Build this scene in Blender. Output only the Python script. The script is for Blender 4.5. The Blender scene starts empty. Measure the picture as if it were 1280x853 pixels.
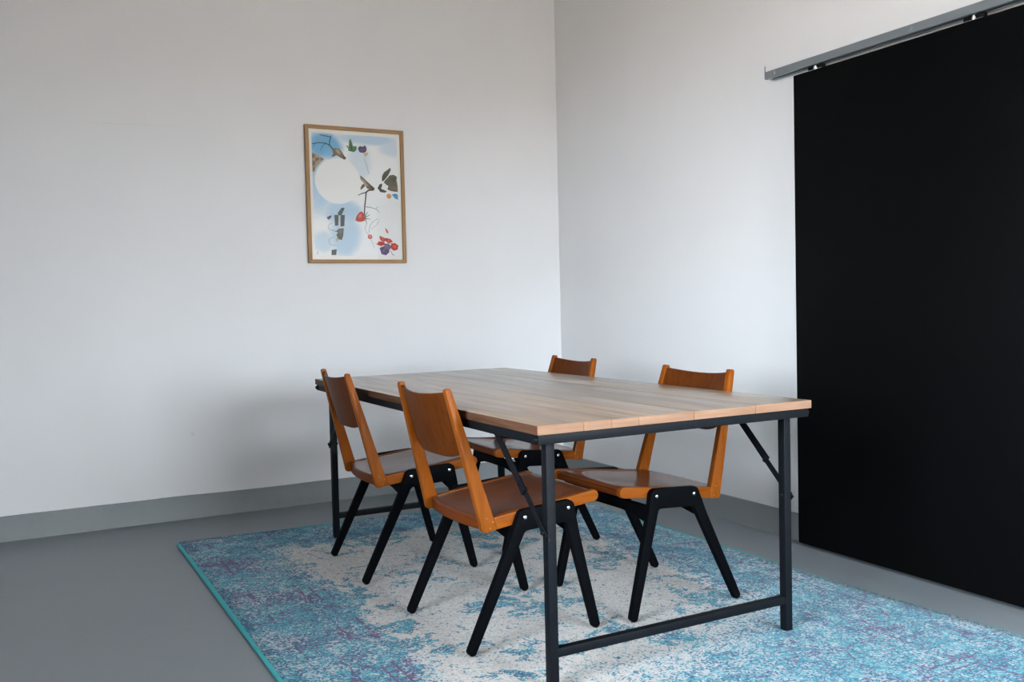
import bpy, bmesh, math, random
from mathutils import Vector, Matrix
random.seed(7)
S = bpy.context.scene
COL = S.collection

# ------------------------------------------------------------------ camera, sky, exposure
def look_matrix(pos, yaw, pitch, roll):
    cy, sy, cp, sp = math.cos(yaw), math.sin(yaw), math.cos(pitch), math.sin(pitch)
    f = Vector((sy*cp, cy*cp, -sp)); r = Vector((cy, -sy, 0)); u = r.cross(f)
    c, s = math.cos(roll), math.sin(roll)
    r2, u2 = c*r + s*u, -s*r + c*u
    m = Matrix((r2, u2, -f)).transposed().to_4x4()
    m.translation = Vector(pos)
    return m
cam = bpy.data.cameras.new('camera')
cam.sensor_width = 36.0
cam.lens = 1145.5/1280*36.0
cam_o = bpy.data.objects.new('camera', cam); COL.objects.link(cam_o)
cam_o.matrix_world = look_matrix((-2.9557, -4.9089, 1.0582), 0.4883, 0.0395, -0.0236)
S.camera = cam_o

world = bpy.data.worlds.new('overcast_sky'); S.world = world; world.use_nodes = True
bg = world.node_tree.nodes['Background']
bg.inputs['Color'].default_value = (0.82, 0.915, 1.0, 1)
bg.inputs['Strength'].default_value = 38.0
S.view_settings.view_transform = 'Standard'; S.view_settings.look = 'None'
S.view_settings.gamma = 1.0; S.view_settings.use_curve_mapping = False
S.view_settings.exposure = 0.0
# openings: (wall, along0, along1, z0, z1); the walls out of shot carry the windows
WIN = [('left', -4.85, -3.15, 0.85, 2.40), ('front', -1.60, -0.05, 0.50, 2.08)]
XL, YF, ZC, T, WT, WF = -4.1, -5.65, 3.15, 0.2, 0.34, 0.75    # WF: unseen front wall, thickened so its reveal clips light off the upper left
for (wall, a0, a1, z0, z1) in WIN:
    L = bpy.data.lights.new('window_portal', 'AREA'); L.shape = 'RECTANGLE'
    L.size = a1-a0; L.size_y = z1-z0; L.cycles.is_portal = True
    o = bpy.data.objects.new('window_portal', L); COL.objects.link(o); am, zm = (a0+a1)/2, (z0+z1)/2
    if wall == 'front': o.location = (am, YF-WF-.01, zm); o.rotation_euler = (math.pi/2, 0, 0)        # faces +y
    elif wall == 'left': o.location = (XL-WT-.01, am, zm); o.rotation_euler = (math.pi/2, 0, -math.pi/2)   # faces +x
    else: o.location = (WT+.01, am, zm); o.rotation_euler = (math.pi/2, 0, math.pi/2)                   # faces -x

# ------------------------------------------------------------------ helpers
def mat(name, col=(.8,.8,.8), rough=.5, metal=0., coat=0., coat_r=.1, spec=.5):
    m = bpy.data.materials.new(name); m.use_nodes = True
    b = m.node_tree.nodes['Principled BSDF']
    b.inputs['Base Color'].default_value = (*col, 1); b.inputs['Roughness'].default_value = rough
    b.inputs['Metallic'].default_value = metal; b.inputs['Coat Weight'].default_value = coat
    b.inputs['Coat Roughness'].default_value = coat_r; b.inputs['Specular IOR Level'].default_value = spec
    return m
class G:
    """tiny node-graph helper"""
    def __init__(s, m): s.t = m.node_tree; s.b = s.t.nodes.get('Principled BSDF')
    def n(s, kind, **kw):
        x = s.t.nodes.new(kind)
        for k, v in kw.items(): setattr(x, k, v)
        return x
    def put(s, sock, v):
        if hasattr(v, 'links') or isinstance(v, bpy.types.NodeSocket): s.t.links.new(v, sock)
        else: sock.default_value = v
    def math(s, op, a, b=0., c=None, clamp=False):
        x = s.n('ShaderNodeMath', operation=op); x.use_clamp = clamp
        s.put(x.inputs[0], a); s.put(x.inputs[1], b)
        if c is not None: s.put(x.inputs[2], c)
        return x.outputs[0]
    def coord(s, kind='Object'): return s.n('ShaderNodeTexCoord').outputs[kind]
    def scale(s, vec, sc, loc=(0,0,0)):
        x = s.n('ShaderNodeMapping'); s.t.links.new(vec, x.inputs['Vector'])
        x.inputs['Scale'].default_value = sc; x.inputs['Location'].default_value = loc
        return x.outputs[0]
    def noise(s, vec, scale, detail=3., rough=.55, dist=0.):
        x = s.n('ShaderNodeTexNoise'); s.t.links.new(vec, x.inputs['Vector'])
        x.inputs['Scale'].default_value = scale; x.inputs['Detail'].default_value = detail
        x.inputs['Roughness'].default_value = rough; x.inputs['Distortion'].default_value = dist
        return x.outputs['Fac']
    def ramp(s, fac, stops, interp='LINEAR'):
        x = s.n('ShaderNodeValToRGB'); s.put(x.inputs[0], fac); cr = x.color_ramp; cr.interpolation = interp
        while len(cr.elements) < len(stops): cr.elements.new(.5)
        for e, (p, c) in zip(cr.elements, stops): e.position = p; e.color = (*c, 1) if len(c) == 3 else c
        return x.outputs['Color']
    def rng(s, v, a, b, c=0., d=1., smooth=True):
        x = s.n('ShaderNodeMapRange'); x.interpolation_type = 'SMOOTHSTEP' if smooth else 'LINEAR'
        s.put(x.inputs['Value'], v)
        for k, q in zip(('From Min','From Max','To Min','To Max'), (a,b,c,d)): s.put(x.inputs[k], q)
        return x.outputs['Result']
    def mix(s, fac, a, b, blend='MIX'):
        x = s.n('ShaderNodeMix', data_type='RGBA', blend_type=blend)
        s.put(x.inputs[0], fac)
        for sock, v in ((x.inputs[6], a), (x.inputs[7], b)):
            s.put(sock, v if not isinstance(v, tuple) else (*v, 1)[:4])
        return x.outputs[2]
    def sep(s, vec):
        x = s.n('ShaderNodeSeparateXYZ'); s.t.links.new(vec, x.inputs[0]); return x.outputs
    def bump(s, h, strength=.2, dist=.002):
        x = s.n('ShaderNodeBump'); s.put(x.inputs['Height'], h)
        x.inputs['Strength'].default_value = strength; x.inputs['Distance'].default_value = dist
        s.t.links.new(x.outputs[0], s.b.inputs['Normal'])
    def set(s, name, v): s.put(s.b.inputs[name], v)

def mesh_obj(name, bm, m=None, parent=None, smooth=False, bevel=0., seg=1, skip=None):
    bm.normal_update()
    if bevel:
        es = [e for e in bm.edges if e.is_manifold and e.calc_face_angle(0) > .5 and not (skip and skip(e))]
        if es: bmesh.ops.bevel(bm, geom=es, offset=bevel, segments=seg, profile=.6, affect='EDGES', clamp_overlap=True)
    me = bpy.data.meshes.new(name); bm.to_mesh(me); bm.free()
    if smooth:
        for p in me.polygons: p.use_smooth = True
        if smooth != 'all':
            try: me.set_sharp_from_angle(angle=math.radians(35))
            except Exception: pass
    if m:
        for q in (m if isinstance(m, (list, tuple)) else [m]): me.materials.append(q)
    o = bpy.data.objects.new(name, me); COL.objects.link(o)
    if parent is not None: o.parent = parent
    return o
def tag(o, label=None, cat=None, group=None, kind=None):
    for k, v in (('label', label), ('category', cat), ('group', group), ('kind', kind)):
        if v: o[k] = v
    return o
def empty(name, loc=(0,0,0), rz=0.):
    o = bpy.data.objects.new(name, None); COL.objects.link(o)
    o.location = loc; o.rotation_euler = (0,0,rz); o.empty_display_size = .1
    return o
def add_box(bm, a, b):
    xs, ys, zs = zip(a, b)
    v = [bm.verts.new((xs[i], ys[j], zs[k])) for i in (0,1) for j in (0,1) for k in (0,1)]
    for f in ((0,1,3,2),(4,6,7,5),(0,4,5,1),(2,3,7,6),(0,2,6,4),(1,5,7,3)): bm.faces.new([v[i] for i in f])
    bmesh.ops.recalc_face_normals(bm, faces=bm.faces)
def box(name, a, b, m, parent=None, bevel=0., seg=2):
    bm = bmesh.new(); add_box(bm, a, b)
    return mesh_obj(name, bm, m, parent, bool(bevel), bevel, seg)
def add_prism(bm, pts_a, pts_b):
    A = [bm.verts.new(p) for p in pts_a]; B = [bm.verts.new(p) for p in pts_b]; n = len(A)
    bm.faces.new(A); bm.faces.new(B[::-1])
    for i in range(n): bm.faces.new((A[i], B[i], B[(i+1)%n], A[(i+1)%n]))
    bmesh.ops.recalc_face_normals(bm, faces=bm.faces)
def add_bar(bm, p, q, w, h, up=(0,0,1)):
    """rectangular bar from p to q; w along the side axis, h along the up axis"""
    p, q = Vector(p), Vector(q); d = (q-p).normalized(); s = d.cross(Vector(up)).normalized(); u = s.cross(d)
    c = [s*w/2*i + u*h/2*j for i, j in ((-1,-1),(1,-1),(1,1),(-1,1))]
    add_prism(bm, [p+k for k in c], [q+k for k in c])
def add_lathe(bm, prof, c, axis, n=14):
    """profile (radius, height) swept round axis from c"""
    ax = Vector(axis).normalized(); e = ax.orthogonal().normalized(); g = ax.cross(e); c = Vector(c)
    rings = []
    for r, h in prof:
        if r < 1e-6: rings.append([bm.verts.new(c+ax*h)])
        else: rings.append([bm.verts.new(c+ax*h+(e*math.cos(2*math.pi*i/n)+g*math.sin(2*math.pi*i/n))*r) for i in range(n)])
    for a, b in zip(rings, rings[1:]):
        for i in range(n):
            j = (i+1) % n
            vs = [a[i % len(a)], a[j % len(a)], b[j % len(b)], b[i % len(b)]]
            vs = [v for k, v in enumerate(vs) if v not in vs[:k]]
            if len(vs) > 2: bm.faces.new(vs)
    for r in (rings[0], rings[-1]):
        if len(r) > 1: bm.faces.new(r)
    bmesh.ops.recalc_face_normals(bm, faces=bm.faces)

# ------------------------------------------------------------------ materials
def m_wall():
    m = mat('white_plaster', (.80,.80,.80), .85, spec=.25); g = G(m); P = g.coord()
    big = g.noise(P, 1.1, 3.); fine = g.noise(P, 160., 3.); mid = g.noise(P, 14., 4.)
    c = g.ramp(big, [(.3,(.79,.785,.785)), (.7,(.83,.825,.825))])
    # a hairline joint across the plaster and a few small scuffs
    x, y, z = g.sep(P)
    wob = g.math('MULTIPLY', g.math('SUBTRACT', g.noise(P, 5., 2.), .5), .012)
    ln = g.math('ABSOLUTE', g.math('SUBTRACT', g.math('ADD', z, wob), g.math('MULTIPLY_ADD', x, .037, 2.086)))
    seam = g.math('MULTIPLY', g.rng(ln, .0, .004, 1., 0.), g.rng(x, -2.1, -2.3, 0., .10))
    seam = g.math('MULTIPLY', seam, g.rng(g.noise(P, 3., 2.), .35, .6))
    v = g.n('ShaderNodeTexVoronoi', feature='F1'); g.t.links.new(P, v.inputs['Vector']); v.inputs['Scale'].default_value = 2.2
    scuff = g.math('MULTIPLY', g.rng(v.outputs['Distance'], .012, .030, 1., 0.), .16)
    c = g.mix(g.math('ADD', seam, scuff, clamp=True), c, (.35,.33,.32))
    g.set('Base Color', c)
    g.bump(g.math('ADD', g.math('MULTIPLY', fine, .25), mid), .22, .0016)
    return m
def m_floor(name, lo, hi, rough):
    m = mat(name, lo, rough, spec=.45); g = G(m); P = g.coord()
    a = g.noise(P, 1.6, 4., .6, .4); b = g.noise(P, 45., 3.)
    c = g.mix(g.rng(a, .3, .7), lo, hi)
    c = g.mix(g.math('MULTIPLY', g.rng(b, .45, .75), .12), c, tuple(k*.7 for k in lo))
    g.set('Base Color', c); g.set('Roughness', g.rng(a, .3, .7, rough-.05, rough+.08))
    g.bump(g.math('ADD', g.noise(P, 9., 3.), g.math('MULTIPLY', b, .2)), .08, .002)
    return m
WALL = m_wall()
FLOOR = m_floor('grey_resin_floor', (.19,.215,.232), (.222,.248,.266), .42)
BASE = m_floor('grey_painted_upstand', (.225,.245,.25), (.26,.278,.282), .5)
CEIL = mat('timber_ceiling', (.35,.275,.225), .9)
BRICKW = mat('plain_white_plaster', (.78,.77,.76), .9)

def m_lacquer(name, a, b, axis, coat=.04, rough=.42):
    m = mat(name, a, rough, coat=coat, coat_r=.10, spec=.06); g = G(m); P = g.coord()
    sc = [34., 34., 34.]; sc[axis] = 2.6
    f = g.noise(g.scale(P, sc), 1.6, 4., .6, .6)
    f2 = g.noise(g.scale(P, [k*5 for k in sc]), 1.2, 2.)
    c = g.mix(g.rng(f, .28, .72), a, b)
    c = g.mix(g.math('MULTIPLY', g.rng(f2, .55, .75), .22), c, tuple(k*.55 for k in a))
    g.set('Base Color', c); g.bump(f2, .04, .0008)
    return m
POST = m_lacquer('honey_lacquered_beech', (.200,.047,.0035), (.265,.072,.007), 2)
RAIL = m_lacquer('honey_lacquered_beech_rail', (.200,.047,.0035), (.265,.072,.007), 0)
BACK = m_lacquer('amber_lacquered_plywood', (.082,.0195,.0028), (.115,.030,.0045), 2)
SEAT = m_lacquer('russet_lacquered_plywood_seat', (.115,.028,.007), (.16,.042,.011), 0, .45, .34)
EDGE = m_lacquer('russet_curved_seat_edge', (.105,.023,.004), (.145,.034,.006), 1)
PLUG = mat('pale_dowel', (.36,.105,.018), .5)
def m_black(name, rough, wear, sp, lo, hi):
    m = mat(name, (.010,.011,.013), rough, spec=sp); g = G(m); P = g.coord()
    w = g.noise(g.scale(P, (60,60,14)), 1., 5., .7)
    k = g.rng(w, wear, wear+.08)
    g.set('Base Color', g.mix(k, g.mix(g.noise(P, 30.), lo, hi), (.085,.07,.055)))
    g.bump(g.noise(P, 220.), .08, .0006)
    return m
LEGM = m_black('black_painted_plywood', .6, .70, .03, (.0016,.0020,.0028), (.003,.0036,.0048))
IRON = m_black('black_painted_iron', .5, .74, .12, (.0030,.0040,.0058), (.0055,.0070,.0095))
CHROME = mat('polished_bolt_steel', (.75,.75,.74), .22, 1.)
GALV = mat('galvanised_steel', (.27,.30,.32), .45, .6)
DOORM = mat('matt_black_laminate', (.0024,.0026,.0028), .5, spec=.04)

def m_plank():
    m = mat('waxed_mango_wood', (.5,.36,.24), .38, coat=.8, coat_r=.27, spec=.4); g = G(m); P = g.coord()
    tint = g.n('ShaderNodeObjectInfo').outputs['Color']
    rnd = g.n('ShaderNodeObjectInfo').outputs['Random']
    off = g.n('ShaderNodeCombineXYZ'); g.put(off.inputs[1], g.math('MULTIPLY', rnd, 37.)); g.put(off.inputs[2], g.math('MULTIPLY', rnd, 9.))
    add = g.n('ShaderNodeVectorMath', operation='ADD'); g.t.links.new(P, add.inputs[0]); g.t.links.new(off.outputs[0], add.inputs[1]); Q = add.outputs[0]
    grain = g.noise(g.scale(Q, (15,.9,15)), 1., 6., .66, 1.3)
    fig = g.noise(g.scale(Q, (5,.7,5)), 1., 3., .5, 1.6)
    pore = g.noise(g.scale(Q, (330,16,330)), 1., 2.)
    c = g.mix(g.rng(fig, .3, .72), (.395,.292,.205), (.275,.215,.165))
    c = g.mix(g.rng(grain, .40, .78), c, (.24,.160,.108))
    c = g.mix(g.math('MULTIPLY', g.rng(pore, .60, .74), .28), c, (.17,.10,.06))
    streak = g.noise(g.scale(Q, (15,.7,15)), 1., 3., .6, 2.)
    c = g.mix(g.math('MULTIPLY', g.rng(streak, .60, .72), .6), c, (.16,.085,.05))
    c = g.mix(1., c, tint, 'MULTIPLY')
    g.set('Base Color', c); g.set('Roughness', g.rng(grain, .2, .8, .34, .5)); g.bump(g.math('ADD', grain, g.math('MULTIPLY', pore, .4)), .12, .0012)
    return m
PLANK = m_plank()
SHADED_SIDE = m_lacquer('shaded_brown_wood_edge', (.070,.031,.017), (.115,.056,.032), 1, 0., .55)  # browner wood of the long side, darkened further to paint in its shade
ENDG = m_lacquer('pale_end_grain', (.265,.145,.088), (.335,.20,.13), 0, 0., .6)

def m_rug():
    m = mat('distressed_wool_pile', (.5,.5,.5), .95, spec=.08); g = G(m)
    UV = g.coord('UV'); u, v, _ = g.sep(UV)           # metres: u across 0..2, v down 0..3
    off = lambda a, b: g.scale(UV, (1,1,1), (a, b, 0))
    sgn = lambda n, k: g.math('MULTIPLY', g.math('SUBTRACT', n, .5), k)
    d = g.math('MINIMUM', g.math('MINIMUM', u, g.math('SUBTRACT', 2., u)), g.math('MINIMUM', v, g.math('SUBTRACT', 3., v)))
    dw = g.math('ADD', d, g.math('ADD', sgn(g.noise(UV, 5., 3.), .22), sgn(g.noise(off(4,1), 16., 3.), .14)))
    border = g.rng(dw, .30, .43, 1., 0.)
    blot = g.math('ADD', sgn(g.noise(off(1.3,.4), 3.3, 2.), .9), sgn(g.noise(off(3.3,1.7), 10., 4., .65, .5), 1.1))
    patch = g.rng(blot, .035, .13)
    # medallion rings and border lines, worn almost away
    cx = g.math('SUBTRACT', u, 1.); cv = g.math('SUBTRACT', v, 1.5)
    r = g.math('POWER', g.math('ADD', g.math('MULTIPLY', cx, cx), g.math('MULTIPLY', g.math('MULTIPLY', cv, cv), .45)), .5)
    rr = g.math('ADD', r, g.math('MULTIPLY', g.math('SINE', g.math('MULTIPLY', g.math('ARCTAN2', cv, cx), 10.)), .03))
    ring = g.rng(g.math('ABSOLUTE', g.math('SUBTRACT', g.math('FRACT', g.math('MULTIPLY', rr, 3.1)), .5)), .06, .14, 1., 0.)
    vor = g.n('ShaderNodeTexVoronoi', feature='DISTANCE_TO_EDGE'); jit = g.n('ShaderNodeVectorMath', operation='MULTIPLY_ADD')
    nz = g.n('ShaderNodeTexNoise'); g.t.links.new(UV, nz.inputs['Vector']); nz.inputs['Scale'].default_value = 7.
    g.t.links.new(nz.outputs['Color'], jit.inputs[0]); jit.inputs[1].default_value = (.18,.18,0); g.t.links.new(UV, jit.inputs[2])
    g.t.links.new(jit.outputs[0], vor.inputs['Vector']); vor.inputs['Scale'].default_value = 8.5
    scroll = g.rng(vor.outputs['Distance'], .01, .06, 1., 0.)
    def band(at, w): return g.rng(g.math('ABSOLUTE', g.math('SUBTRACT', d, at)), w*.4, w, 1., 0.)
    lines = g.math('MAXIMUM', g.math('MAXIMUM', band(.355,.009), band(.315,.007)), g.math('MAXIMUM', band(.105,.008), band(.275,.006)))
    wear = g.rng(g.noise(off(7,2), 6., 3.), .42, .56)
    orn = g.math('MULTIPLY', g.math('MAXIMUM', g.math('MULTIPLY', scroll, .8), lines), wear)
    near = g.rng(g.math('ADD', v, g.math('MULTIPLY', u, .55)), 2.55, 3.2)
    zone = g.math('MAXIMUM', border, g.math('MULTIPLY', near, .9))
    # chance of a tuft still holding dye
    prob = g.math('ADD', g.math('MULTIPLY', patch, .74), .045)
    bfill = g.math('ADD', .80, g.math('MULTIPLY', blot, 1.1))
    prob = g.math('ADD', g.math('MULTIPLY', prob, g.math('SUBTRACT', 1., zone)), g.math('MULTIPLY', bfill, zone))
    prob = g.math('ADD', prob, g.math('MULTIPLY', ring, g.math('MULTIPLY', wear, .22)))
    prob = g.math('ADD', prob, sgn(g.noise(off(2,9), 38., 3., .7), 1.7))
    prob = g.math('ADD', prob, g.math('MULTIPLY', orn, g.math('MULTIPLY', zone, .2)))
    cell = g.n('ShaderNodeTexVoronoi', feature='F1'); g.t.links.new(g.scale(UV, (165,200,1)), cell.inputs['Vector']); cell.inputs['Scale'].default_value = 1.
    cs = g.n('ShaderNodeSeparateColor'); g.t.links.new(cell.outputs['Color'], cs.inputs[0]); ra, rb, rc = cs.outputs[:3]
    soft = g.math('ADD', .06, g.math('MULTIPLY', near, .16))
    dyed = g.rng(g.math('SUBTRACT', prob, ra), g.math('MULTIPLY', soft, -1.), soft)
    tone = g.math('ADD', g.math('MULTIPLY', rb, .75), g.math('ADD', sgn(g.noise(off(8,8), 14., 3.), 1.1), .20))
    dye = g.ramp(tone, [(.0,(.25,.43,.50)), (.22,(.090,.36,.43)), (.45,(.030,.285,.37)), (.68,(.022,.195,.29)), (.9,(.030,.075,.17))])
    pur = g.math('MULTIPLY', border, g.rng(g.noise(off(9,2.4), 3.6, 3.), .46, .60))
    pur = g.math('ADD', g.math('MULTIPLY', pur, g.rng(u, .9, .2, .12, .46)), g.math('MULTIPLY', orn, g.math('MULTIPLY', zone, .75)))
    isp = g.rng(g.math('SUBTRACT', g.math('ADD', pur, g.math('MULTIPLY', zone, .05)), rc), -.04, .04)
    pc = g.mix(g.rng(g.math('ADD', rb, sgn(g.noise(off(3,3), 9., 2.), 1.6)), .62, .75), (.050,.060,.150), (.150,.045,.150))
    dye = g.mix(isp, dye, pc)
    wool = g.ramp(rb, [(.0,(.43,.415,.40)), (.4,(.54,.515,.49)), (1.,(.64,.61,.58))])
    wool = g.mix(g.math('MAXIMUM', g.math('MULTIPLY', zone, .7), g.math('MULTIPLY', near, .85)), wool, (.33,.43,.49))
    g.set('Base Color', g.mix(dyed, wool, dye))
    g.set('Sheen Weight', .15)
    g.bump(g.math('ADD', cell.outputs['Distance'], g.noise(UV, 60., 3.)), .5, .004)
    return m
RUG = m_rug()
BIND = mat('turquoise_binding_yarn', (.030,.30,.345), .85)
g = G(BIND); Pq = g.coord(); g.set('Base Color', g.mix(g.noise(Pq, 130., 2.), (.030,.33,.37), (.06,.47,.50))); g.bump(g.noise(Pq, 260.), .4, .002)

OAK = m_lacquer('light_oak_frame', (.34,.20,.10), (.44,.27,.14), 2, 0., .5)
OAKH = m_lacquer('light_oak_frame_cross', (.34,.20,.10), (.44,.27,.14), 0, 0., .5)
def m_glass(name, refl):
    m = bpy.data.materials.new(name); m.use_nodes = True; t = m.node_tree; t.nodes.clear()
    o = t.nodes.new('ShaderNodeOutputMaterial'); tr = t.nodes.new('ShaderNodeBsdfTransparent'); gl = t.nodes.new('ShaderNodeBsdfGlossy')
    gl.inputs['Roughness'].default_value = .02; fr = t.nodes.new('ShaderNodeFresnel'); fr.inputs['IOR'].default_value = 1.45
    mu = t.nodes.new('ShaderNodeMath'); mu.operation = 'MULTIPLY'; mu.inputs[1].default_value = refl
    mx = t.nodes.new('ShaderNodeMixShader')
    t.links.new(fr.outputs[0], mu.inputs[0]); t.links.new(mu.outputs[0], mx.inputs[0])
    t.links.new(tr.outputs[0], mx.inputs[1]); t.links.new(gl.outputs[0], mx.inputs[2]); t.links.new(mx.outputs[0], o.inputs[0])
    return m
GLASS = m_glass('picture_glass', 1.0)
PANE = m_glass('window_glass', .8)

# ------------------------------------------------------------------ the room
tag(box('floor', (XL-WT, YF-WF, -.15), (WT, T, 0), FLOOR), kind='structure')
tag(box('ceiling', (XL-WT, YF-WF, ZC), (WT, T, ZC+.2), CEIL), kind='structure')
tag(box('wall_back', (XL-WT, 0, 0), (WT, T, ZC), WALL), kind='structure')
tag(box('ground', (-60, -60, -.5), (60, 60, -.4), mat('tan_paving', (.42,.33,.26), .9)), kind='structure')
FRM = mat('grey_window_paint', (.25,.26,.27), .5)
SIDES = {'front': (XL-WT, WT, lambda a, d, z: (a, YF-d, z)), 'left': (YF, 0, lambda a, d, z: (XL-d, a, z)), 'right': (YF, 0, lambda a, d, z: (d, a, z))}
nwin = 0
for side, (s0, s1, to) in SIDES.items():
    holes = sorted([w[1:] for w in WIN if w[0] == side])
    TH_ = WF if side == 'front' else WT; dp = TH_-.16
    bm = bmesh.new(); xs = [s0]+[k for q in holes for k in q[:2]]+[s1]
    for a, b in zip(xs[::2], xs[1::2]): add_box(bm, to(a, 0, 0), to(b, TH_, ZC))
    for q in holes: add_box(bm, to(q[0], 0, 0), to(q[1], TH_, q[2])); add_box(bm, to(q[0], 0, q[3]), to(q[1], TH_, ZC))
    tag(mesh_obj('wall_'+side, bm, WALL if side == 'right' else BRICKW), kind='structure')
    for (a0, a1, z0, z1) in holes:
        nwin += 1; am = (a0+a1)/2
        w1 = tag(empty('window_%d' % nwin, to(am, dp, z0)), kind='structure')
        def wbox(nm, p, q, m):
            o = box(nm, to(*p), to(*q), m, None, .003 if m is FRM else 0); o.parent = w1; o.matrix_parent_inverse = Matrix.Translation(w1.location).inverted()
        for p, q in (((a0, dp, z0), (a0+.05, dp+.06, z1)), ((a1-.05, dp, z0), (a1, dp+.06, z1)), ((a0+.05, dp, z0), (a1-.05, dp+.06, z0+.05)), ((a0+.05, dp, z1-.05), (a1-.05, dp+.06, z1))):
            wbox('frame_bar', p, q, FRM)
        wbox('mullion', (am-.025, dp, z0+.05), (am+.025, dp+.06, z1-.05), FRM)
        for p, q in ((a0+.05, am-.025), (am+.025, a1-.05)):
            wbox('pane', (p, dp+.027, z0+.05), (q, dp+.033, z1-.05), PANE)

def wavy_board(name, p0, p1, nrm, h, th, amp, seed):
    """painted upstand with a slightly hand-cut top edge"""
    rnd = random.Random(seed); p0, p1, nrm = Vector(p0), Vector(p1), Vector(nrm); n = 40
    ph = [rnd.uniform(0, 6.3) for _ in range(3)]
    bm = bmesh.new(); rows = []
    for i in range(n+1):
        t = i/n; q = p0.lerp(p1, t); L = (p1-p0).length*t
        z = h + amp*(math.sin(L*4.1+ph[0])*.5+math.sin(L*9.3+ph[1])*.3+math.sin(L*17+ph[2])*.2)
        rows.append([bm.verts.new(k) for k in (q, q+nrm*th*1.6, q+nrm*th+Vector((0,0,.012)), q+nrm*th+Vector((0,0,z-.002)), q+nrm*(th-.002)+Vector((0,0,z)), q+Vector((0,0,z)))])
    for a, b in zip(rows, rows[1:]):
        for k in range(6): bm.faces.new((a[k], a[(k+1)%6], b[(k+1)%6], b[k]))
    bm.faces.new(rows[0]); bm.faces.new(rows[-1])
    bmesh.ops.recalc_face_normals(bm, faces=bm.faces)
    return tag(mesh_obj(name, bm, BASE, None, True), kind='structure')
wavy_board('baseboard_back', (XL, 0, 0), (-.009, 0, 0), (0,-1,0), .1195, .008, .0035, 3)
wavy_board('baseboard_right', (0, 0, 0), (0, YF, 0), (-1,0,0), .118, .008, .0018, 5)

# ------------------------------------------------------------------ sliding door and its track
DY0, DY1, DX0, DX1 = -2.042, -3.155, -.066, -.026
door = box('door_1', (DX0, DY1, .013), (DX1, DY0, 1.9905), DOORM, None, .0015, 2)
tag(door, kind='structure')
for yh in (-2.152, -2.862):
    h = bmesh.new()
    add_box(h, (-.056, yh-.034, 1.9905), (-.036, yh+.034, 1.996))
    ho = mesh_obj('hanger_plate', h, CHROME, door, True, .001)
    hb = bmesh.new(); add_box(hb, (-.054, yh-.040, 1.9962), (-.038, yh+.040, 2.0105)); mesh_obj('hanger_body', hb, IRON, ho, True, .001)
    b2 = bmesh.new(); add_lathe(b2, [(.0045,-.0005),(.0045,.004),(.0085,.004),(.0085,.012),(.0045,.012),(.0045,.018)], (-.0535, yh, 1.992), (0,0,1), 10)
    mesh_obj('hanger_bolt', b2, CHROME, ho, True)
    for dy in (-.022, .022):
        b3 = bmesh.new(); add_lathe(b3, [(.0,-.006),(.008,-.006),(.011,-.004),(.011,.004),(.008,.006),(0,.006)], (-.046, yh+dy, 2.026), (1,0,0), 14)
        mesh_obj('roller', b3, IRON, ho, True)
tr = empty('sliding_door_track', (0, -1.878, 2.0145))
tag(tr, 'grey galvanised steel rail screwed to the wall above the black sliding door', 'rail')
def trk(nm, bm, m, **k): o = mesh_obj(nm, bm, m, tr, True, **k); o.matrix_parent_inverse = Matrix.Translation(tr.location).inverted(); return o
bm = bmesh.new(); A, B = -1.878, -4.1
prof = [(-.022,2.012),(-.022,2.043),(-.070,2.043),(-.070,2.012),(-.055,2.012),(-.055,2.0145),(-.0675,2.0145),(-.0675,2.0405),(-.0245,2.0405),(-.0245,2.0145),(-.037,2.0145),(-.037,2.012)]
add_prism(bm, [(x, A, z) for x, z in prof], [(x, B, z) for x, z in prof])
trk('channel', bm, GALV)
for i, y in enumerate((-1.93, -2.62, -3.31, -3.95)):
    bm = bmesh.new(); add_box(bm, (-.024, y-.03, 2.018), (0, y+.03, 2.0400))
    trk('wall_bracket', bm, GALV)
    bm = bmesh.new(); add_lathe(bm, [(.0115,0),(.0115,.0015),(.009,.0035),(0,.0045)], (-.070, y, 2.029), (-1,0,0), 12)
    trk('rivet', bm, GALV)
bm = bmesh.new(); add_box(bm, (-.0700, -1.8790, 2.014), (-.0660, -1.8775, 2.068)); trk('end_plate', bm, GALV)

# ------------------------------------------------------------------ rug
def lerp_path(path, t):
    ys = [p[1] for p in path]; y = ys[0] + (ys[-1]-ys[0])*t
    for (xa, ya), (xb, yb) in zip(path, path[1:]):
        if (ya >= y >= yb): return xa + (xb-xa)*(ya-y)/(ya-yb), y
    return path[-1]
RT = .012
left = [(-2.375,-.526), (-2.366,-1.248), (-2.358,-1.796), (-2.350,-2.348), (-2.335,-3.52)]
right = [(-.395,-.612), (-.375,-1.44), (-.365,-1.95), (-.364,-2.30), (-.344,-2.73), (-.302,-3.20), (-.285,-3.52)]
NU, NV = 40, 60
rug = empty('rug', (left[0][0], left[0][1], 0))
tag(rug, 'worn turquoise, purple and cream rug lying under the dining table', 'rug')
def rug_pt(i, j, ins=.011):
    a, b = lerp_path(left, j/NV), lerp_path(right, j/NV); s = i/NU
    x = a[0]+(b[0]-a[0])*s; y = a[1]+(b[1]-a[1])*s
    return x, y
bm = bmesh.new(); uvl = bm.loops.layers.uv.new('UVMap'); gv = {}
for j in range(NV+1):
    for i in range(NU+1):
        x, y = rug_pt(i, j)
        z = RT + .0008*math.sin(7*x+3*y) - .0008
        gv[i,j] = bm.verts.new((x, y, z))
for j in range(NV):
    for i in range(NU):
        f = bm.faces.new((gv[i,j], gv[i,j+1], gv[i+1,j+1], gv[i+1,j])); f.smooth = True
        for lp, (a, b) in zip(f.loops, ((i,j),(i,j+1),(i+1,j+1),(i+1,j))): lp[uvl].uv = (2*a/NU, 3*b/NV)
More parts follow.
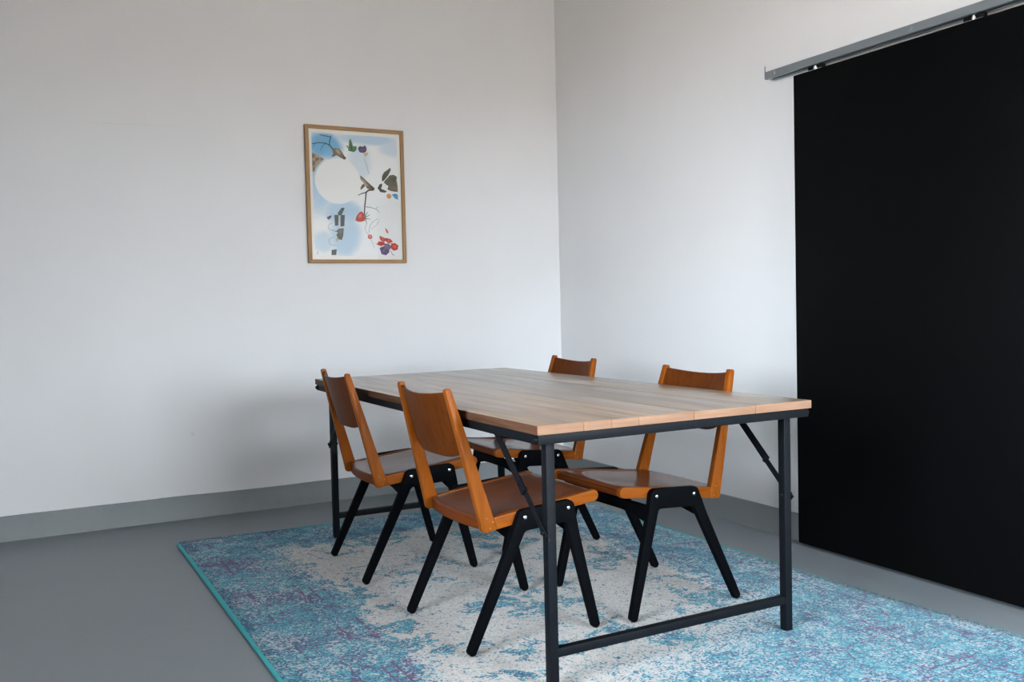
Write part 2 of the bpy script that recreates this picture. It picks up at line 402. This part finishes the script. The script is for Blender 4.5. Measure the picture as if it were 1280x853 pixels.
rim = [(i,0) for i in range(NU)]+[(NU,j) for j in range(NV)]+[(i,NV) for i in range(NU,0,-1)]+[(0,j) for j in range(NV,0,-1)]
low = {k: bm.verts.new((gv[k].co.x, gv[k].co.y, .001)) for k in rim}
for k, q in zip(rim, rim[1:]+rim[:1]): bm.faces.new((gv[k], gv[q], low[q], low[k]))
bmesh.ops.recalc_face_normals(bm, faces=bm.faces)
pile = mesh_obj('pile', bm, RUG, None); pile.parent = rug; pile.matrix_parent_inverse = Matrix.Translation(rug.location).inverted()
bm = bmesh.new(); loops = []
N = len(rim); cen = Vector((-1.36, -2.05, 0))
for q, k in enumerate(rim):
    p = Vector((*rug_pt(*k), 0)); a = Vector((*rug_pt(*rim[q-1]), 0)); b = Vector((*rug_pt(*rim[(q+1)%N]), 0))
    t = (b-a).normalized(); nrm = Vector((t.y, -t.x, 0))
    if nrm.dot(p-cen) < 0: nrm = -nrm
    loops.append([bm.verts.new(p + nrm*(.0110*math.cos(h)) + Vector((0,0,.0062+.0056*math.sin(h)))) for h in [2*math.pi*i/8 for i in range(8)]])
for q in range(N):
    a, b = loops[q], loops[(q+1)%N]
    for k in range(8): bm.faces.new((a[k], a[(k+1)%8], b[(k+1)%8], b[k]))
bmesh.ops.recalc_face_normals(bm, faces=bm.faces)
bd = mesh_obj('binding', bm, BIND, None, 'all'); bd.parent = rug; bd.matrix_parent_inverse = Matrix.Translation(rug.location).inverted()
bd['label'] = 'turquoise bound edge'

# ------------------------------------------------------------------ dining table
ZR = RT + .0004
TX, TY, TA, TL, TW, TH, TT = -1.2986, -1.8106, .0021, 2.0526, .982, .740, .0245
tab = empty('dining_table', (TX, TY, ZR), TA)
tag(tab, 'long trestle table with pale plank top and black iron folding legs', 'table')
seams = [-.491, -.347, -.257, -.166, .028, .262, .491]
tints = [(1.02,.96,.92), (1.08,.97,.90), (1.04,.95,.89), (1.03,.96,.90), (.84,.85,.86), (.98,.98,.96)]
zt = TH-ZR
for i, (a, b) in enumerate(zip(seams, seams[1:])):
    bm = bmesh.new(); hl = TL/2
    jag = [random.uniform(-.0008, .0008) for _ in range(2)]
    add_box(bm, (a+.0004, -hl+jag[0], zt-TT), (b-.0004, hl+jag[1], zt+random.uniform(-.0004,.0004)))
    o = mesh_obj('plank', bm, [PLANK, ENDG, SHADED_SIDE], tab, True, .0011, 2); o.color = (*tints[i], 1)
    for p in o.data.polygons:
        if abs(p.normal.y) > .9: p.material_index = 1
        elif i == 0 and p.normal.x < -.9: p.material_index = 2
tb = .025; ai = .006; za = zt-TT
hw, hl = TW/2-ai, TL/2-ai
def tbox(nm, a, b, **k): return box(nm, a, b, IRON, tab, .0018, 2)
tbox('apron_bar', (-hw, -hl, za-.027), (hw, -hl+tb, za)); tbox('apron_bar', (-hw, hl-tb, za-.027), (hw, hl, za))
tbox('apron_bar', (-hw, -hl+tb, za-.027), (-hw+tb, hl-tb, za)); tbox('apron_bar', (hw-tb, -hl+tb, za-.027), (hw, hl-tb, za))
tbox('cross_bar', (-hw+tb, -.013, za-.022), (hw-tb, .013, za))
lx, ly, s = TW/2-.062, TL/2-.0548, .0135
for sy in (-1, 1):
    for sx in (-1, 1):
        leg = tbox('leg', (sx*lx-s, sy*ly-s, 0), (sx*lx+s, sy*ly+s, za-.001))
        # folding brace on the outer face of the leg: two overlapping flat bars with rivets
        P0 = Vector((sx*(lx+s+.004), sy*ly, .430)); P1 = Vector((P0.x, sy*(ly-.272), za-.016))
        d = P1-P0; xo = Vector((sx*.0045, 0, 0))
        b1 = bmesh.new(); add_bar(b1, P0-d*.05, P0+d*.50, .005, .019, (0,-d.z,d.y)); 
        br = mesh_obj('brace', b1, IRON, tab, True, .001)
        b2 = bmesh.new(); add_bar(b2, P0+d*.36+xo, P1+d*.03+xo, .006, .025, (0,-d.z,d.y))
        add_bar(b2, P0+d*.36+xo*.5, P0+d*.39+xo*.5, .012, .024, (0,-d.z,d.y))
        mesh_obj('brace', b2, IRON, tab, True, .001)
        for f, m_, r in ((.0, IRON, .0065), (.45, IRON, .008), (.98, IRON, .008)):
            b3 = bmesh.new(); add_lathe(b3, [(r,-.004),(r,.003),(r*.75,.0065),(0,.008)], P0+d*f+xo*(1 if f else .6), (sx,0,0), 12)
            mesh_obj('rivet', b3, m_, tab, True)
        b4 = bmesh.new(); add_lathe(b4, [(.007,-.001),(.007,.003),(.004,.006),(0,.0065)], (sx*(lx-s), sy*ly, .430), (-sx,0,0), 10)
        mesh_obj('rivet', b4, IRON, tab, True)
        b5 = bmesh.new(); add_lathe(b5, [(.009,0),(.009,.004),(.006,.009),(0,.010)], (sx*hw, sy*(hl-.012), za-.0135), (sx,0,0), 12)
        mesh_obj('rivet', b5, IRON, tab, True)
    zs = .098
    tbox('stretcher', (-lx+s, sy*ly-.012, zs-.0125), (lx-s, sy*ly+.012, zs+.0125))

# ------------------------------------------------------------------ chairs
def arc(c, r, a0, a1, n):
    return [(c[0]+r*math.cos(a0+(a1-a0)*i/n), c[1]+r*math.sin(a0+(a1-a0)*i/n)) for i in range(n+1)]
V2 = lambda a, b=None: Vector((a[0], a[1])) if b is None else Vector((a, b))
BF, BR = V2(.1262, .4055), V2(-.0313, .3961)
FF, FR = V2(.2279, 0), V2(-.2279, 0)
YB0, YB1 = .2155, .2378
W0, W1, T0, RA = .0192, .0132, .080, .0235
def leg_edges(bolt, foot, sgn):
    d = (foot-bolt).normalized(); n = V2(-d.y, d.x)*sgn
    if n.x*sgn < 0: n = -n
    return d, n, (foot-bolt).length
def leg_poly(bolt, foot, sgn):
    d, n, L = leg_edges(bolt, foot, sgn); e = L-.0165
    w = lambda t: W0-(W0-W1)*t/L
    a = [bolt+d*T0+n*w(T0), bolt+d*e+n*w(e)]
    c = bolt+d*e; r = w(e)
    cap = [c + d*(r*math.sin(k))*.95 + n*(r*math.cos(k)) for k in [math.pi*i/8 for i in range(1, 8)]]
    b = [bolt+d*e-n*w(e), bolt+d*T0-n*w(T0)]
    return a+cap+b
def bracket_poly():
    d1, n1, L1 = leg_edges(BF, FF, 1); d2, n2, L2 = leg_edges(BR, FR, -1)
    w1 = lambda t: W0-(W0-W1)*t/L1; w2 = lambda t: W0-(W0-W1)*t/L2
    ax = (BF-BR).normalized(); up = V2(-ax.y, ax.x)
    pts = [BF+d1*T0+n1*w1(T0)]
    a0 = math.atan2(n1.y, n1.x); a1 = math.atan2(up.y, up.x); pts += [V2(p) for p in arc(BF, RA, a0, a1, 7)]
    a2 = math.atan2(n2.y, n2.x); a2 = a2 if a2 > 0 else a2+2*math.pi; pts += [V2(p) for p in arc(BR, RA, a1, a2, 7)]
    pts.append(BR+d2*T0+n2*w2(T0)); pts.append(BR+d2*T0-n2*w2(T0))
    def fil(bolt, d, n, w, sgn):
        # inner leg edge meets the underside of the web, with a fillet
        base = bolt-up*.043; o = bolt-n*w(.06)
        # solve o + d*s = base + ax*k
        den = d.x*ax.y-d.y*ax.x; q = base-o; s_ = (q.x*ax.y-q.y*ax.x)/den; c = o+d*s_
        p0 = c+d*.012; p2 = c+ax*sgn*.012
        return [p0*(1-t)**2+c*2*t*(1-t)+p2*t*t for t in (0,.25,.5,.75,1)]
    pts += fil(BR, d2, n2, w2, 1)
    pts += fil(BF, d1, n1, w1, -1)[::-1]
    pts.append(BF+d1*T0-n1*w1(T0))
    return pts
def plate(nm, poly, y0, y1, m, par, bev=.002):
    bm = bmesh.new(); add_prism(bm, [(p[0], y0, p[1]) for p in poly], [(p[0], y1, p[1]) for p in poly])
    cut = lambda p: any(abs((V2(p.x, p.z)-b).dot((f-b).normalized())-T0) < 2e-4 and (V2(p.x, p.z)-b).length < .12 for b, f in ((BF, FF), (BR, FR)))
    return mesh_obj(nm, bm, m, par, True, bev, 2, lambda e: cut(e.verts[0].co) and cut(e.verts[1].co))
ZL, ZTOP = .358, .7985
def ylat(z): return .2035 - (.2035-.1775)*max(0., (z-.40)/(ZTOP-.40))
def rail_top(x): return .402+(x+.128)*(.4445-.402)/.366
def make_chair():
    ch = empty('dining_chair')
    for s_ in (-1, 1):
        # upright: from the lower rear corner to the rounded top, leaning inward
        th = .0110
        back = [(-.155,.3592), (-.1625,.3605), (-.1675,.366)] + [(-.1645-(.2665-.1645)*t, .358+(.795-.358)*t) for t in (.06,.25,.5,.75,.97)]
        top = [(-.2655,.7955), (-.261,.7995), (-.251,.8005), (-.2466,.797)]
        front = [(-.2466+(.2466-.128)*t, .797-(.797-.402)*t) for t in (.05,.3,.55,.8,1.)]
        poly = back+top+front+[(-.117,.3648)]
        bm = bmesh.new()
        add_prism(bm, [(x, s_*(ylat(z)-th), z) for x, z in poly], [(x, s_*(ylat(z)+th), z) for x, z in poly])
        po = mesh_obj('back_post', bm, POST, ch, True, .002, 2)
        for (px, pz) in ((-.141,.372), (-.131,.390), (-.152,.403)):
            b = bmesh.new(); add_lathe(b, [(.0026,-.002),(.0026,.0003),(0,.0004)], (px, s_*(ylat(pz)+th), pz), (0,s_,0), 8); mesh_obj('dowel', b, PLUG, po)
        tipc = (.2385, .4255); tip = arc(tipc, .0185, -math.pi/2, math.pi/2, 7)
        rp = [(-.1168,.3648), (.05,.386)] + [(x, z+.0002) for x, z in tip] + [(.05, rail_top(.05)), (-.1278,.402)]
        bm = bmesh.new(); add_prism(bm, [(x, s_*(.2035-th), z) for x, z in rp], [(x, s_*(.2035+th), z) for x, z in rp])
        mesh_obj('seat_rail', bm, RAIL, ch, True, .0028, 2)
        # black bracket with two legs, bolted to the rail
        ya, yb = s_*YB0, s_*YB1
        bk = plate('leg_bracket', bracket_poly(), ya, yb, LEGM, ch)
        for bolt, foot, q in ((BF, FF, 1), (BR, FR, -1)):
            lg = plate('leg', leg_poly(bolt, foot, q), ya, yb, LEGM, ch)
            d, n, L = leg_edges(bolt, foot, q); c = bolt+d*(L-.010)
            b = bmesh.new(); add_lathe(b, [(.0075,0),(.0075,.003),(.005,.006),(.005,.012)], (c.x, (ya+yb)/2, 0), (0,0,1), 10)
            mesh_obj('glide', b, CHROME, lg, True)
            b = bmesh.new(); add_lathe(b, [(.0070,-.001),(.0070,.0012),(.0055,.0030),(.003,.0040),(0,.0043)], (bolt.x, yb, bolt.y), (0,s_,0), 14)
            mesh_obj('bolt', b, CHROME, bk, 'all')
    # cross rails between the brackets, deeper at their ends
    for (cx, cz, w) in ((.148, .353, .020), (-.060, .352, .020)):
        Y = YB0+.001; pts = [(-Y,.020),(Y,.020),(Y,-.034),(Y-.012,-.033),(Y-.10,-.017),(Y-.14,-.014),(-Y+.14,-.014),(-Y+.10,-.017),(-Y+.012,-.033),(-Y,-.034)]
        bm = bmesh.new(); add_prism(bm, [(cx-w/2, y, cz+z) for y, z in pts], [(cx+w/2, y, cz+z) for y, z in pts])
        mesh_obj('cross_rail', bm, LEGM, ch, True, .0015)
    # seat panel: dished plywood with a bowed rear edge
    yi = .1905
    def rear(y): return -.150-.020*(1-(y/yi)**2)
    def front(y): return .243+.004*(1-(y/yi)**2)
    bm = bmesh.new(); nx, ny = 16, 12; tv = {}; bv = {}
    for i in range(nx+1):
        for j in range(ny+1):
            y = -yi+2*yi*j/ny; t = i/nx; x = rear(y)+(front(y)-rear(y))*t
            k = (1-(y/yi)**2)
            z = rail_top(x)-.0015 - .010*k*math.sin(math.pi*min(1,max(0,t*1.05)))**1.2 + .004*max(0,.12-t)/.12
            if t > .9: z -= .004*((t-.9)/.1)**2
            tv[i,j] = bm.verts.new((x,y,z)); bv[i,j] = bm.verts.new((x,y,z-.009))
    for i in range(nx):
        for j in range(ny):
            bm.faces.new((tv[i,j],tv[i+1,j],tv[i+1,j+1],tv[i,j+1])); bm.faces.new((bv[i,j],bv[i,j+1],bv[i+1,j+1],bv[i+1,j]))
    ring = [(i,0) for i in range(nx)]+[(nx,j) for j in range(ny)]+[(i,ny) for i in range(nx,0,-1)]+[(0,j) for j in range(ny,0,-1)]
    for a, b in zip(ring, ring[1:]+ring[:1]): bm.faces.new((tv[a],tv[b],bv[b],bv[a]))
    bmesh.ops.recalc_face_normals(bm, faces=bm.faces)
    mesh_obj('seat', bm, SEAT, ch, True, .0012, 2)
    # curved rear rail and straight front rail under the panel
    def curved_rail(nm, fx, th, zb, ztop):
        bm = bmesh.new(); rows = []
        for j in range(15):
            y = -yi+2*yi*j/14; x = fx(y)
            rows.append([bm.verts.new(p) for p in ((x,y,zb), (x+th,y,zb), (x+th,y,ztop(x)), (x,y,ztop(x)))])
        for a, b in zip(rows, rows[1:]):
            for k in range(4): bm.faces.new((a[k],a[(k+1)%4],b[(k+1)%4],b[k]))
        bm.faces.new(rows[0]); bm.faces.new(rows[-1]); bmesh.ops.recalc_face_normals(bm, faces=bm.faces)
        return mesh_obj(nm, bm, EDGE, ch, True, .0015, 2)
    curved_rail('rear_rail', lambda y: rear(y)+.0015, .016, .3610, lambda x: rail_top(x)-.0065)
    curved_rail('front_rail', lambda y: front(y)-.020, .016, .4085, lambda x: rail_top(x)-.0155)
    # backrest: concave plywood shell between the posts, dipped along the top, rounded below
    bm = bmesh.new(); nu, nv = 18, 10; fv = {}; kv = {}
    for i in range(nu+1):
        a = -1+2*i/nu
        ztp = .790-.012*(1-a*a); zb = .581+.026*max(0., (abs(a)-.45)/.55)**2.0
        for j in range(nv+1):
            z = ztp+(zb-ztp)*j/nv; yl = (ylat(z)-.0105)*a
            xp = -.2466+(.2466-.128)*(.797-z)/.395 - .010
            x = xp - .028*(1-a*a)
            fv[i,j] = bm.verts.new((x+.0045, yl, z)); kv[i,j] = bm.verts.new((x-.0045, yl, z))
    for i in range(nu):
        for j in range(nv):
            bm.faces.new((fv[i,j],fv[i+1,j],fv[i+1,j+1],fv[i,j+1])); bm.faces.new((kv[i,j],kv[i,j+1],kv[i+1,j+1],kv[i+1,j]))
    ring = [(i,0) for i in range(nu)]+[(nu,j) for j in range(nv)]+[(i,nv) for i in range(nu,0,-1)]+[(0,j) for j in range(nv,0,-1)]
    for a, b in zip(ring, ring[1:]+ring[:1]): bm.faces.new((fv[a],fv[b],kv[b],kv[a]))
    bmesh.ops.recalc_face_normals(bm, faces=bm.faces)
    mesh_obj('backrest', bm, BACK, ch, True, .001, 2)
    return ch
def copy_tree(o, parent=None):
    c = o.copy(); COL.objects.link(c); c.parent = parent
    for k in list(o.children): copy_tree(k, c)
    return c
poses = [(-1.6022,-2.2303,.0235), (-1.6243,-1.3914,-.0361), (-1.0225,-2.2455,3.1641), (-.9799,-1.3024,3.1134)]
labels = ['wooden chair on the open floor side of the table, farther from the framed picture',
          'wooden chair on the open floor side of the table, nearer the framed picture',
          'wooden chair on the black sliding door side of the table, nearer the door',
          'wooden chair on the black sliding door side of the table, nearer the room corner']
proto = make_chair(); made = [proto]+[copy_tree(proto) for _ in range(3)]
for o, (x, y, a), lb in zip(made, poses, labels):
    o.location = (x, y, ZR); o.rotation_euler = (0,0,a)
    tag(o, lb, 'chair', 'wooden chairs around the dining table')

# ------------------------------------------------------------------ framed picture
PX0, PX1, PZ0, PZ1 = -1.588, -1.025, 1.309, 2.054
pic = empty('framed_picture', (PX0, 0, PZ0)); PW, PH = PX1-PX0, PZ1-PZ0
tag(pic, 'oak framed collage print with a white disc, birds and fruit on the wall', 'picture')
fw, fd, y0 = .0195, .024, -.002
for nm, poly, m in (('l', [(0,0),(0,PH),(fw,PH-fw),(fw,fw)], OAK), ('r', [(PW,0),(PW,PH),(PW-fw,PH-fw),(PW-fw,fw)], OAK),
                    ('b', [(0,0),(PW,0),(PW-fw,fw),(fw,fw)], OAKH), ('t', [(0,PH),(PW,PH),(PW-fw,PH-fw),(fw,PH-fw)], OAKH)):
    bm = bmesh.new(); add_prism(bm, [(x, y0, z) for x, z in poly], [(x, y0-fd, z) for x, z in poly])
    mesh_obj('frame_bar', bm, m, pic, True, .0012)
PAPER = mat('warm_white_paper', (.90,.88,.82), .8)
box('backing_board', (fw-.002, y0-.010, fw-.002), (PW-fw+.002, y0-.001, PH-fw+.002), PAPER, pic)
ART = mat('printed_watercolour_sky', (.7,.8,.85), .7); g = G(ART); P = g.coord('UV'); u, v, _ = g.sep(P)
n1 = g.noise(P, 3.2, 5., .6, .5)
def blob(cu, cv, su, sv):
    a = g.math('DIVIDE', g.math('SUBTRACT', u, cu), su); b = g.math('DIVIDE', g.math('SUBTRACT', v, cv), sv)
    return g.rng(g.math('ADD', g.math('ADD', g.math('MULTIPLY', a, a), g.math('MULTIPLY', b, b)), g.math('MULTIPLY', g.math('SUBTRACT', n1, .5), 1.2)), .15, 1.1, 1., 0.)
blue = g.math('MAXIMUM', g.math('MULTIPLY', blob(.12,.90,.28,.13), 1.), g.math('MULTIPLY', blob(.04,.58,.22,.30), .55))
for q in ((.33,.36,.26,.13,.55), (.36,.16,.22,.20,.50), (.62,.97,.45,.06,.5), (.55,.80,.16,.20,.25), (.10,.12,.16,.10,.35), (.95,.9,.2,.08,.3)):
    blue = g.math('MAXIMUM', blue, g.math('MULTIPLY', blob(*q[:4]), q[4]))
g.set('Base Color', g.mix(blue, (.90,.90,.885), (.16,.46,.70)))
inks = {'disc': (.90,.89,.865), 'bark': (.055,.042,.035), 'brown': (.19,.125,.075), 'tan': (.42,.32,.22), 'olive': (.115,.110,.055), 'moss': (.06,.065,.035),
        'green': (.06,.21,.08), 'violet': (.12,.06,.19), 'mauve': (.20,.13,.20), 'red': (.55,.045,.03), 'coral': (.75,.17,.12), 'orange': (.78,.33,.09),
        'azure': (.10,.42,.68), 'slate': (.075,.085,.080), 'ink': (.28,.27,.28), 'straw': (.6,.48,.25)}
ikeys = list(inks); imats = [ART]+[mat('print_'+k, c, .7) for k, c in inks.items()]
AX0, AX1, AZ0, AZ1 = .0375, PW-.0375, .0395, PH-.0395
bm = bmesh.new(); uvl = bm.loops.layers.uv.new('UVMap')
f = bm.faces.new([bm.verts.new(p) for p in ((AX0,y0-.0103,AZ0),(AX1,y0-.0103,AZ0),(AX1,y0-.0103,AZ1),(AX0,y0-.0103,AZ1))])
for lp, q in zip(f.loops, ((0,0),(1,0),(1,1),(0,1))): lp[uvl].uv = q
lay = [0]
def zp(p):   # from the measured drawing of the print to the sheet
    return AX0+(AX1-AX0)*min(1,max(0,(p[0]-85)/477.)), AZ1-(AZ1-AZ0)*min(1,max(0,(p[1]-97)/676.))
def ink(k, pts):
    lay[0] += 1; y = y0-.0104-.000006*lay[0]
    vs = [bm.verts.new((q[0], y, q[1])) for q in map(zp, pts)]
    try: fc = bm.faces.new(vs); fc.material_index = ikeys.index(k)+1
    except ValueError: pass
def disc(k, c, r, n=40, sy=1.): ink(k, [(c[0]+r*math.cos(2*math.pi*i/n), c[1]+sy*r*math.sin(2*math.pi*i/n)) for i in range(n)])
def line(k, pts, w, w2=None):
    w2 = w if w2 is None else w2; n = len(pts)-1
    for i, (a, b) in enumerate(zip(pts, pts[1:])):
        A_, B_ = V2(a), V2(b); d = (B_-A_).normalized(); nn = V2(-d.y, d.x); wa = w+(w2-w)*i/n; wb = w+(w2-w)*(i+1)/n
        ink(k, [A_-d*wa*.3+nn*wa/2, B_+d*wb*.3+nn*wb/2, B_+d*wb*.3-nn*wb/2, A_-d*wa*.3-nn*wa/2])
ink('tan', [(85,205),(108,212),(152,240),(128,262),(104,290),(96,312),(85,316)])
for p in ([(85,212),(104,218),(98,236),(85,240)], [(104,232),(126,236),(120,250),(100,254)], [(86,250),(104,256),(98,278),(86,282)], [(128,232),(146,240),(134,252)], [(88,288),(98,284),(95,306),(87,308)]): ink('brown', p)
line('bark', [(85,160),(120,152),(162,152),(185,165),(205,188)], 4, 8); line('bark', [(130,108),(158,112),(190,116),(183,140),(182,162)], 4, 6)
line('bark', [(162,152),(140,172),(132,196)], 4, 2); line('bark', [(190,116),(196,108)], 3); line('bark', [(120,152),(104,158),(92,178)], 3, 2)
ink('brown', [(196,184),(212,176),(236,178),(250,196),(262,216),(272,228),(262,238),(240,228),(220,214),(206,222),(190,226),(200,206)])
ink('tan', [(214,184),(232,182),(244,204),(232,210),(218,198)]); ink('bark', [(250,212),(266,220),(272,232),(258,234)])
disc('disc', (222,358), 126, 56)
ink('green', [(284,186),(288,160),(290,132),(298,118),(306,136),(312,160),(330,158),(332,178),(318,192),(300,190)]); ink('moss', [(296,150),(302,148),(308,184),(300,184)]); line('green', [(278,160),(296,186)], 8, 4)
ink('violet', [(340,166),(352,156),(366,162),(378,150),(388,164),(386,184),(370,194),(350,192),(342,182)]); ink('mauve', [(352,166),(372,168),(380,178),(360,184)]); ink('straw', [(370,196),(392,188),(396,200),(382,214),(374,210)])
line('ink', [(372,220),(386,262),(396,310)], 2)
ink('brown', [(345,320),(360,328),(380,348),(408,372),(427,388),(424,402),(404,400),(384,392),(374,374),(362,358),(350,344)]); ink('tan', [(352,334),(372,352),(392,376),(378,380),(364,362)])
ink('olive', [(346,392),(356,372),(368,366),(374,380),(360,392),(350,402)]); ink('moss', [(400,374),(424,386),(426,398),(408,396)])
line('bark', [(420,398),(392,402),(378,414),(374,450),(368,490),(364,545)], 9, 6); line('bark', [(378,414),(352,422),(334,432)], 6, 4)
line('ink', [(370,495),(400,498),(430,506),(452,524)], 4, 2); line('ink', [(430,506),(444,492)], 2)
ink('red', [(312,572),(322,545),(338,526),(352,522),(362,536),(368,556),(366,574),(346,580),(326,580)]); ink('coral', [(330,548),(344,534),(350,548),(338,562)])
line('green', [(366,552),(384,524)], 6, 2); line('green', [(368,556),(396,540)], 5, 2); line('green', [(370,562),(398,564)], 5, 2); line('moss', [(370,560),(376,590)], 5, 2)
line('ink', [(376,590),(366,615),(372,640),(388,652)], 2); line('ink', [(440,560),(410,580),(392,606),(388,640)], 2); line('ink', [(452,566),(430,600),(400,620)], 1.5); line('ink', [(388,665),(408,700),(416,725)], 2)
ink('moss', [(470,348),(472,318),(484,296),(504,282),(520,268),(524,280),(514,302),(498,326),(482,344)])
ink('olive', [(480,352),(500,330),(516,312),(540,308),(558,318),(556,340),(561,372),(561,404),(540,404),(516,400),(500,392),(508,374),(494,366)])
ink('moss', [(520,330),(548,322),(552,344),(530,352)]); ink('brown', [(510,378),(558,372),(560,392),(528,396)]); ink('moss', [(444,388),(456,366),(472,360),(470,376),(464,390),(480,396),(498,404),(486,412),(460,410)])
disc('orange', (509,431), 14, 20); ink('azure', [(524,420),(548,416),(562,422),(562,450),(544,444),(534,432)]); ink('slate', [(540,416),(552,420),(546,426)])
ink('slate', [(196,546),(220,544),(217,604),(198,606)]); ink('moss', [(205,560),(216,556),(214,590),(206,592)]); ink('slate', [(230,546),(254,544),(250,606),(228,610)]); ink('slate', [(214,536),(238,504),(255,506),(236,546),(222,548)])
ink('slate', [(182,632),(206,634),(218,622),(246,618),(242,660),(234,684),(214,680),(204,656),(214,642)]); ink('brown', [(218,630),(238,626),(234,650),(220,652)]); ink('straw', [(200,676),(212,672),(214,690),(204,694)])
ink('violet', [(154,562),(164,554),(182,548),(178,562),(164,574)]); ink('slate', [(176,740),(204,736),(200,768),(174,768)])
for c, r in (((190,692),28), ((184,612),24)):
    line('ink', [(c[0]+r*math.cos(a/10), c[1]+r*math.sin(a/10)*.8) for a in range(12, 50, 5)], 2)
disc('red', (393,664), 13, 16); ink('coral', [(386,656),(398,654),(400,668),(390,672)]); ink('coral', [(480,612),(490,618),(500,634),(498,646),(486,636)])
for p in ([(446,658),(466,664),(486,674),(476,692),(452,684)], [(484,668),(512,676),(524,692),(500,698),(482,688)], [(512,704),(536,698),(556,712),(550,736),(528,742),(510,728)], [(440,690),(470,690),(482,706),(456,716),(432,708)]): ink('red', p)
for p in ([(456,664),(472,672),(466,684)], [(520,712),(544,712),(538,730)], [(492,678),(510,684),(498,692)], [(420,700),(440,704),(436,712)]): ink('coral', p)
for p in ([(446,726),(470,716),(498,722),(502,750),(482,768),(456,762)],): ink('violet', p)
for p in ([(470,704),(496,700),(514,716),(504,738),(480,732)], [(456,738),(474,736),(476,752)]): ink('mauve', p)
line('ink', [(498,700),(470,740),(462,762)], 2); line('ink', [(510,740),(520,764),(530,768)], 3); line('red', [(470,672),(500,700),(530,700)], 3)
ink('ink', [(98,748),(101,748),(101,764),(98,764)])
pr = mesh_obj('print', bm, imats, pic)
box('glass_pane', (fw-.002, y0-.0165, fw-.002), (PW-fw+.002, y0-.0150, PH-fw+.002), GLASS, pic)
